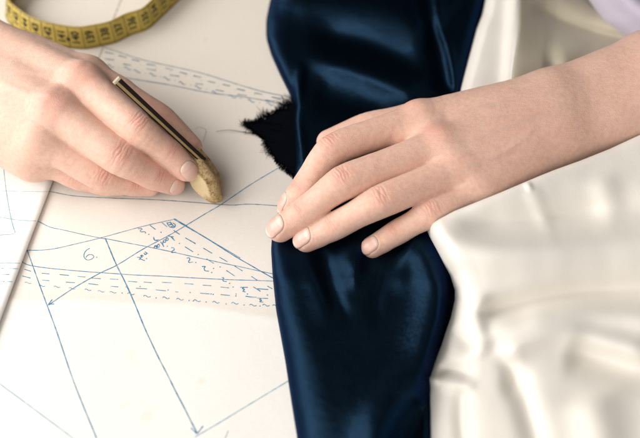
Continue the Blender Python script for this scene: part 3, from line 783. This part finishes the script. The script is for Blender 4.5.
def tape_quad(s0, s1, v0, v1, m, n=4):
    o = len(TV); ss = np.linspace(s0, s1, n)
    for s in ss:
        for v in (v0, v1): TV.append(tape_at(s, v, .22))
    for i in range(n-1): TF.append((o+2*i, o+2*i+2, o+2*i+3, o+2*i+1)); TM.append(m)
# arc length where the photograph shows the rule between two numbers: near x=96
i96 = int(np.argmin(np.abs(to_px(bp)[0][150:]-100.5)))+150; s96 = s_[i96]
def text_shape(txt):
    cu = bpy.data.curves.new('t', 'FONT'); cu.body = txt; cu.size = 1.0; cu.offset = .015; cu.align_x = 'CENTER'; cu.align_y = 'CENTER'
    ob = bpy.data.objects.new('t', cu); COL.objects.link(ob); bpy.context.view_layer.update()
    dg = bpy.context.evaluated_depsgraph_get(); me = bpy.data.meshes.new_from_object(ob.evaluated_get(dg))
    V = np.array([v.co[:2] for v in me.vertices]); F = [tuple(p.vertices) for p in me.polygons]
    bpy.data.objects.remove(ob); bpy.data.meshes.remove(me); bpy.data.curves.remove(cu)
    return V, F
for k in range(-9, 16):
    s0 = s96-k*10.2
    if s0 < 12 or s0 > s_[-1]-12: continue
    tape_quad(s0-.22, s0+.22, .3, TW-.3, 2)
    for q in range(1, 10):
        ln = 2.3 if q == 5 else 1.3
        tape_quad(s0+q*1.02-.09, s0+q*1.02+.09, .2, ln, 2, 2); tape_quad(s0+q*1.02-.09, s0+q*1.02+.09, TW-ln, TW-.2, 2, 2)
    tv_, tf_ = text_shape(str(138+k))
    o_ = len(TV); sc0 = 7.2
    for x, y in tv_: TV.append(tape_at(s0+5.1-y*sc0*1.05, TW/2+x*sc0*.95, .25))
    TF += [tuple(i+o_ for i in f) for f in tf_]; TM += [1]*len(tf_)
# the small diamond between 140 and 141
sd_ = s96-2*10.2+0.0; o_ = len(TV)
for da, dv in ((-1.6, 0), (0, -2), (1.6, 0), (0, 2)): TV.append(tape_at(sd_+da-.6, TW*.42+dv, .27))
TF.append((o_, o_+1, o_+2, o_+3)); TM.append(1)
tp_o = link('tape_measure', np.array(TV), TF, [M_TAPE, M_BLACKINK, M_TAPELINE], midx=TM)
tag(tp_o, 'yellow tape measure curling on its edge, numbered around 137', 'tape measure')
sm_ = tp_o.modifiers.new('thick', 'SOLIDIFY'); sm_.thickness = .00035; sm_.offset = -1

# ------------------------------------------------------------------ navy satin
LB = [(-60, 285), (-25, 276), (0, 270), (20, 266), (38, 266), (55, 271), (75, 280), (95, 290), (108, 294), (125, 293), (150, 294), (170, 294.5), (190, 291), (215, 277), (235, 272), (250, 271), (275, 272.5), (310, 276), (360, 285), (400, 291), (438, 297), (480, 302)]
RB = [(-60, 505), (0, 487), (30, 479), (60, 471), (90, 466), (130, 470), (170, 480), (205, 470), (230, 452), (262, 456), (290, 457), (320, 452), (345, 444), (378, 436), (400, 434), (438, 434), (480, 434)]
def border(tab, y):
    t = np.array(tab, float); yi = np.linspace(t[0, 0], t[-1, 0], 900); xi = np.interp(yi, t[:, 0], t[:, 1])
    k = np.exp(-(np.arange(-14, 15)/6.0)**2); k /= k.sum(); xi = np.convolve(np.pad(xi, 14, mode='edge'), k, 'valid')
    return np.interp(y, yi, xi)
def rnd_edge(d, w): 
    q = 1-np.clip(d/w, 0, 1); return np.sqrt(np.clip(1-q*q, 0, 1))
def satin_z(x, y):
    x0, y0 = x, y
    L = border(LB, y); R = border(RB, y)
    wl = np.interp(y, [-60, 40, 100, 180, 240, 300, 438], [26, 22, 10, 10, 16, 26, 44]); wr = np.interp(y, [-60, 200, 260, 438], [14, 14, 30, 24])
    bz = np.interp(y, [-60, 60, 130, 190, 235, 280, 480], [15, 13, 9, 7.5, 7.5, 15, 19])
    z = bz*rnd_edge(x-L, wl)*rnd_edge(R-x, wr)
    e = np.clip(np.minimum(x-L, R-x)/14, 0, 1); f = 0*x
    x, y = x+1.8*smoothnoise(x0, y0, 61, 6, .07), y+1.8*smoothnoise(x0, y0, 62, 6, .07)
    # lower part: hollow in the middle, right arm, curl under the ring finger
    f += ridge(x, y, [(404, 236), (424, 250), (438, 284), (436, 322), (424, 358), (398, 396), (378, 430), (368, 480)], 19, 15, .08, 25)
    f += ridge(x, y, [(398, 222), (380, 227), (364, 236), (355, 250), (355, 270), (350, 296)], 7.5, 9.5, .3, 16)
    f += ridge(x, y, [(300, 244), (306, 262), (318, 292), (330, 330)], 7, 2.6, .3, 12)
    f += ridge(x, y, [(322, 246), (326, 262), (338, 300), (352, 330)], 6, -3.0, .3, 10)
    f += ridge(x, y, [(384, 262), (378, 290), (372, 330)], 7, -2.5, .3)
    f += ridge(x, y, [(410, 240), (402, 262), (400, 300)], 6, 2.0, .3, 10)
    f += ridge(x, y, [(404, 470), (410, 430), (422, 395)], 14, -7, .2)
    # upper part: broad billow and diagonal pleats
    f += ridge(x, y, [(268, -2), (330, -4), (400, 12), (440, 40)], 36, 8, .2, 22)
    f += ridge(x, y, [(304, 42), (350, 42), (395, 60), (436, 82)], 14, -6, .25)
    f += ridge(x, y, [(284, 52), (330, 60), (370, 72), (405, 84), (430, 94)], 18, 6.5, .25, 14)
    f += ridge(x, y, [(310, 90), (350, 104), (400, 114)], 16, -4, .25)
    f += ridge(x, y, [(434, -30), (440, 20), (450, 52), (457, 95)], 4.2, 3.6, .05)
    f += ridge(x, y, [(420, -30), (430, 20), (440, 61), (445, 95)], 11, -6, .05)
    f += ridge(x, y, [(301, 60), (299, 90), (296, 118), (300, 145), (303, 172)], 4.6, 3.6, .1)
    f += .9*smoothnoise(x, y, 21, 8, .05)+.22*smoothnoise(x, y*.6, 22, 8, .2)
    return np.maximum(z+f*e, .4*np.clip(e*20, 0, 1)+.15)
def blur(Z, su, sv):
    for ax_, sg in ((0, su), (1, sv)):
        if sg <= 0: continue
        n = int(3*sg)+1; k = np.exp(-.5*(np.arange(-n, n+1)/sg)**2); k /= k.sum()
        pad = [(0, 0), (0, 0)]; pad[ax_] = (n, n); Zp = np.pad(Z, pad, mode='reflect', reflect_type='odd')
        Z = np.apply_along_axis(lambda v: np.convolve(v, k, 'valid'), ax_, Zp)
    return Z
ys = np.linspace(-60, 478, 300); ts = (1-np.cos(np.linspace(0, math.pi, 240)))/2
ts = .6*ts+.4*np.linspace(0, 1, 240)
YY, TT = np.meshgrid(ys, ts, indexing='ij'); XX = border(LB, YY)+(border(RB, YY)-border(LB, YY))*TT
ZZ = satin_z(XX, YY); ZZ = np.maximum(blur(ZZ, 1.6, 2.4), .15)
Vt = P(XX, YY, ZZ).reshape(-1, 3)
satin = link('satin_cloth', Vt, grid_faces(300, 240)[:, ::-1].copy(), M_SATIN)
tag(satin, 'glossy dark navy satin cloth running down the middle under the resting hand', 'satin fabric')
# frayed torn corner sticking out on the left
out = cr([(300, 98), (290, 102), (281, 108), (270, 113), (260, 119), (251, 122), (245, 124), (249, 128), (255, 133), (262, 139), (268, 149), (275, 160), (283, 168), (291, 175), (300, 180)], 160)
inner = cr([(304, 98), (304, 120), (304, 140), (304, 160), (304, 180)], 160)
V3 = []; jit = np.array([rnd.uniform(-.9, .9) for _ in range(160)])*1.3+3.0*smoothnoise(np.arange(160)*1.0, np.zeros(160), 71, 7, .28)+2.5*smoothnoise(np.arange(160)*1.0, np.zeros(160), 72, 7, .8)-1.0; dirs = np.gradient(out, axis=0); nr_ = np.stack([-dirs[:, 1], dirs[:, 0]], 1); nr_ /= np.linalg.norm(nr_, axis=1, keepdims=True)
out2 = out+nr_*jit[:, None]
nk = 10
for i in range(160):
    for k in range(nk):
        q = out2[i]*(1-k/(nk-1))+inner[i]*(k/(nk-1)); V3.append(P(q[0], q[1], .7+2.0*(k/(nk-1))+.5*math.sin(i*.13+k*.7)*(k/(nk-1))))
V3 = np.array(V3); F3 = [tuple(f) for f in grid_faces(160, nk)]
def tube(V, F, c, r):
    c = np.asarray(c); n = len(c); d = np.gradient(c, axis=0); d /= np.linalg.norm(d, axis=1, keepdims=True)+1e-9
    s1 = np.cross(d, [0, 0, 1.0]); s1 /= np.linalg.norm(s1, axis=1, keepdims=True)+1e-9; s2 = np.cross(d, s1); o = len(V)
    for i in range(n):
        rr = r*(1-.6*i/(n-1))
        for k in range(4): 
            an = k*math.pi/2; V.append(c[i]+s1[i]*math.cos(an)*rr+s2[i]*math.sin(an)*rr)
    for i in range(n-1):
        for k in range(4): F.append((o+4*i+k, o+4*i+(k+1) % 4, o+4*i+4+(k+1) % 4, o+4*i+4+k))
V3 = list(V3)
for q in range(900):
    i = rnd.randint(3, 156); o0 = out[i]; nv_ = nr_[i]; L = (0.6+5.0*rnd.random()**2.4)*(2.2 if rnd.random() < .03 else 1)*(.35+1.5*max(0, .5+1.6*float(smoothnoise(np.array([i*1.0]), np.array([0.0]), 73, 7, .35)[0])))*(1.25 if i < 60 else .7)
    an = rnd.uniform(-.8, .8); dv = np.array([nv_[0]*math.cos(an)-nv_[1]*math.sin(an), nv_[0]*math.sin(an)+nv_[1]*math.cos(an)])
    bn = np.array([-dv[1], dv[0]])*rnd.uniform(-1, 1)*L*.25
    c = [P(*(o0-nv_*2), 1.2), P(*(o0+dv*L*.5+bn), rnd.uniform(.4, 2.2)), P(*(o0+dv*L), rnd.uniform(.2, 1.8))]
    tube(V3, F3, cr(c, 6), rnd.uniform(.14, .28))
for pts_, r in (([(262, 135), (252, 133.5), (240, 131.5), (228, 130), (216, 131.5)], .30), ([(246, 125), (243, 122), (241, 124), (245, 127)], .3), ([(258, 121), (247, 122.5), (243.5, 121)], .6), ([(262, 133), (250, 133), (243, 131.5)], .55)):
    tube(V3, F3, cr([P(x, y, .7) for x, y in pts_], 24), r)
fr = link('frayed_edge', np.array(V3), F3, M_THREAD, satin); fr['label'] = 'ragged torn black corner with loose threads'

# ------------------------------------------------------------------ cream cloth
TB = [(400, 240), (427, 228), (440, 220), (455, 212), (475, 204), (500, 194), (527, 182.5), (540, 177), (555, 171), (580, 162), (610, 150), (640, 136), (700, 108)]
LC = [(228, 427), (236, 430), (250, 437), (262, 443), (275, 451), (290, 456), (300, 456), (318, 452), (335, 446), (345, 443), (360, 437), (372, 432), (379, 430), (384, 431), (410, 432), (480, 433)]
def cream_z(x, y, u, v):
    x0, y0 = x, y
    z = np.interp(x, [427, 450, 480, 530, 600, 700], [31, 38, 42, 42, 40, 44])+0*y
    # height falls toward the viewer as the cloth spreads on the table
    fall = np.interp(v, [0, .25, .6, 1], [0, -10, -18, -23]); z = blur(z+fall, 14, 10)
    x, y = x+3.5*smoothnoise(x0, y0, 63, 6, .04)*np.clip(v*6, 0, 1), y+3.0*smoothnoise(x0, y0, 64, 6, .04)*np.clip(v*6, 0, 1)
    f = 0*x
    f += ridge(x, y, [(420, 234), (446, 242), (475, 247), (520, 251), (560, 250), (610, 245), (690, 236)], 16, 7, .05, 26)
    f += ridge(x, y, [(448, 226), (480, 226), (530, 222), (600, 212), (690, 200)], 15, -6.0, .35)
    f += ridge(x, y, [(524, 178), (533, 196), (541, 216), (551, 244)], 3.0, 2.0, .2)
    f += ridge(x, y, [(598, 170), (606, 200), (612, 238)], 12, 2.0, .3)
    f += ridge(x, y, [(470, 318), (510, 305), (560, 296), (610, 290), (690, 284)], 9, -7, .1, 12)
    f += ridge(x, y, [(480, 332), (520, 322), (570, 315), (640, 318), (690, 322)], 9, 5, .12)
    f += ridge(x, y, [(470, 345), (505, 322), (540, 312)], 8, -3, .3)
    f += ridge(x, y, [(566, 350), (600, 360), (640, 372), (690, 380)], 9, -7, .12, 16)
    f += ridge(x, y, [(500, 366), (520, 344), (560, 334), (610, 345), (660, 356)], 10, 5, .15)
    f += ridge(x, y, [(484, 292), (480, 312), (479, 338), (484, 362)], 9, 4, .2, 12)
    f += ridge(x, y, [(468, 284), (466, 310), (470, 340), (476, 352)], 8, -2.5, .25)
    f += ridge(x, y, [(450, 330), (462, 342), (478, 350)], 5, -4, .2)
    f += ridge(x, y, [(438, 372), (455, 374), (474, 380)], 5, -6, .12)
    f += ridge(x, y, [(428, 381), (450, 383), (474, 388)], 4.5, 5, .05)
    f += ridge(x, y, [(464, 390), (462, 420), (466, 470)], 6, -4, .1)
    f += ridge(x, y, [(516, 372), (524, 395), (536, 440), (540, 470)], 10, -4, .12)
    f += ridge(x, y, [(500, 350), (512, 372), (516, 400)], 6, -4, .2)
    f += ridge(x, y, [(590, 395), (600, 430), (600, 470)], 22, 5, .1)
    x, y = x0, y0; zz = z+1.2*f+1.0*smoothnoise(x, y, 31, 8, .05)+.3*smoothnoise(x*1.0, y*2.2, 33, 8, .12)
    # left border rolls down on to the satin; upper border rolls over as a soft hem
    dl = (x-np.interp(y, [p[0] for p in LC], [p[1] for p in LC]))
    floor = 9.0+0*x
    el = rnd_edge(dl, np.interp(y, [228, 300, 380, 440], [16, 16, 9, 9])); zz = floor*(1-el)+np.maximum(zz, floor+1)*el
    dt = y-np.interp(x, [p[0] for p in TB], [p[1] for p in TB]); zz = zz-3.0*(1-rnd_edge(dt, 6.0))
    return zz
nu, nv = 230, 240
U, Vv = np.meshgrid(np.linspace(0, 1, nu)**1.15, np.linspace(0, 1, nv)**1.2, indexing='ij')
xt = 427+(695-427)*U; yt = np.interp(xt, [p[0] for p in TB], [p[1] for p in TB])
Yc = yt*(1-Vv)+478*Vv
yl = 228+(478-228)*Vv; xl = np.interp(yl, [p[0] for p in LC], [p[1] for p in LC])
# smooth the corner a little
Xc = xl+(695-xl)*U
Zc = cream_z(Xc, Yc, U, Vv); Zs = blur(Zc, 4.2, 4.2); eb = np.clip(np.minimum(U*nu, Vv*nv)/9, 0, 1); Zc = Zc*(1-eb)+Zs*eb
Vc1 = P(Xc, Yc, Zc).reshape(-1, 3)
# the same cloth seen beyond the forearm
UL = [(-70, 500), (0, 486), (15, 483), (30, 477), (45, 473), (60, 469), (75, 465), (90, 461), (140, 455), (175, 452)]
def upper_patch(u0, u1, na):
    """u < 0 .. fold line .. u > 0: the patch left and the patch right of the fold crest"""
    ya = np.linspace(-70, 175, 130)
    YA, UA = np.meshgrid(ya, np.linspace(u0, u1, na), indexing='ij')
    fold = 513+np.interp(YA, [-70, 0, 90], [-16, -6, 0])*-1+1.5*np.sin(YA/17.0)
    Lf = border(UL, YA)
    XA = np.where(UA < 0, fold+UA*(fold-Lf), fold+UA*(760-fold))
    xs = XA-np.interp(YA, [-70, 0, 90], [16, 6, 0])
    xk = np.linspace(440, 780, 400); zk = np.interp(xk, [455, 480, 500, 509, 516, 550, 590, 640, 760], [17, 20, 20, 26, 24, 8, 3, 7, 12])
    kk = np.exp(-(np.arange(-12, 13)/6.0)**2); zk = np.convolve(np.pad(zk, 12, mode='edge'), kk/kk.sum(), 'valid'); ZA = np.interp(xs, xk, zk)
    ZA += ridge(XA, YA, [(530, 4), (556, 20), (590, 32), (640, 42), (700, 50)], 7, -4, .15)
    ZA += ridge(XA, YA, [(530, -24), (570, 2), (615, 24), (680, 40)], 13, 8, .15)
    ZA += ridge(XA, YA, [(545, 62), (580, 52), (620, 60), (680, 66)], 16, 6, .2)
    ZA += 1.6*smoothnoise(XA, YA, 44, 8, .05)+.5*smoothnoise(XA, YA, 45, 8, .14)
    ZA += np.clip(xs-510, 0, 30)/30*np.clip((YA-20)*.22, -8, 9)
    ZA = np.maximum(ZA, 3.2)*rnd_edge(XA-Lf+.8, 12)
    under = np.clip((YA-95)/25, 0, 1); ZA = ZA*(1-under)+3.0*under
    return P(XA, YA, ZA).reshape(-1, 3)
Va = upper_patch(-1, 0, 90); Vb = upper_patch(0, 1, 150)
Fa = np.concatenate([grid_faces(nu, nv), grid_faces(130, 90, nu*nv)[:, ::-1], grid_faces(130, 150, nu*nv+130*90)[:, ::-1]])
mi = np.concatenate([np.zeros((nu-1)*(nv-1)+129*89, int), np.ones(129*149, int)])  # patch right of the fold gets the painted shade colour
cream = link('cream_cloth', np.concatenate([Vc1, Va, Vb]), Fa, [M_CREAM, M_CREAM_SHADE], midx=mi)
sm_ = cream.modifiers.new('thick', 'SOLIDIFY'); sm_.thickness = .0007; sm_.offset = -1
tag(cream, 'cream white silky cloth heaped in soft folds under and below the forearm', 'fabric')
# ------------------------------------------------------------------ lavender garment (top right corner)
yb = np.linspace(-120, 70, 60); ub = np.linspace(0, 1, 80)
YB, UB = np.meshgrid(yb, ub, indexing='ij')
lb = np.interp(YB, [-120, -40, 0, 20, 34, 45, 70], [540, 566, 590, 604, 622, 640, 700]); XB = lb*(1-UB)+860*UB
ZB = 8+26*rnd_edge(XB-lb, 60)+4*smoothnoise(XB, YB, 51, 7, .06)+ridge(XB, YB, [(610, -40), (630, 0), (680, 30)], 12, 8, .1)
lav = link('garment', P(XB, YB, ZB).reshape(-1, 3), grid_faces(60, 80)[:, ::-1].copy(), M_LAV)
sm_ = lav.modifiers.new('thick', 'SOLIDIFY'); sm_.thickness = .0012; sm_.offset = -1
tag(lav, 'blurred pale lavender clothing in the far right corner beyond the cream cloth', 'clothing')

# ------------------------------------------------------------------ light
def area(name, loc, target, size, power, color, sy=None):
    l = bpy.data.lights.new(name, 'AREA'); l.shape = 'RECTANGLE'; l.size = size; l.size_y = sy or size; l.energy = power; l.color = color
    o = bpy.data.objects.new(name, l); COL.objects.link(o); o.location = loc
    o.rotation_euler = (Vector(target)-Vector(loc)).to_track_quat('-Z', 'Y').to_euler(); return o
area('window_light', (-0.78, 0.06, 0.54), (-.02, -.02, 0), 0.95, 12.5, (1.0, 0.975, 0.95), 0.7)
area('front_fill', (-0.34, -0.72, 0.66), (-0.05, -0.06, 0), 0.7, 5.4, (1.0, 0.98, 0.955))  # added fill from the viewer's side to brighten cloth and skin, no visible source
w = bpy.data.worlds.new('World'); sc.world = w; w.use_nodes = True
nt = w.node_tree; bg = nt.nodes['Background']; bg.inputs[1].default_value = 0.9
tc = nt.nodes.new('ShaderNodeTexCoord'); sx = nt.nodes.new('ShaderNodeSeparateXYZ'); nt.links.new(tc.outputs['Generated'], sx.inputs[0])
mr = nt.nodes.new('ShaderNodeMapRange'); nt.links.new(sx.outputs['Y'], mr.inputs['Value']); mr.inputs['From Min'].default_value = -1; mr.inputs['From Max'].default_value = .6
rw = ramp(nt, mr.outputs['Result'], [(0.0, (0.62, 0.60, 0.58)), (0.42, (0.42, 0.40, 0.375)), (0.72, (0.035, 0.033, 0.031))])
nt.links.new(rw.outputs['Color'], bg.inputs[0])
sc.view_settings.view_transform = 'Standard'; sc.view_settings.look = 'None'; sc.view_settings.gamma = 1; sc.view_settings.exposure = 0
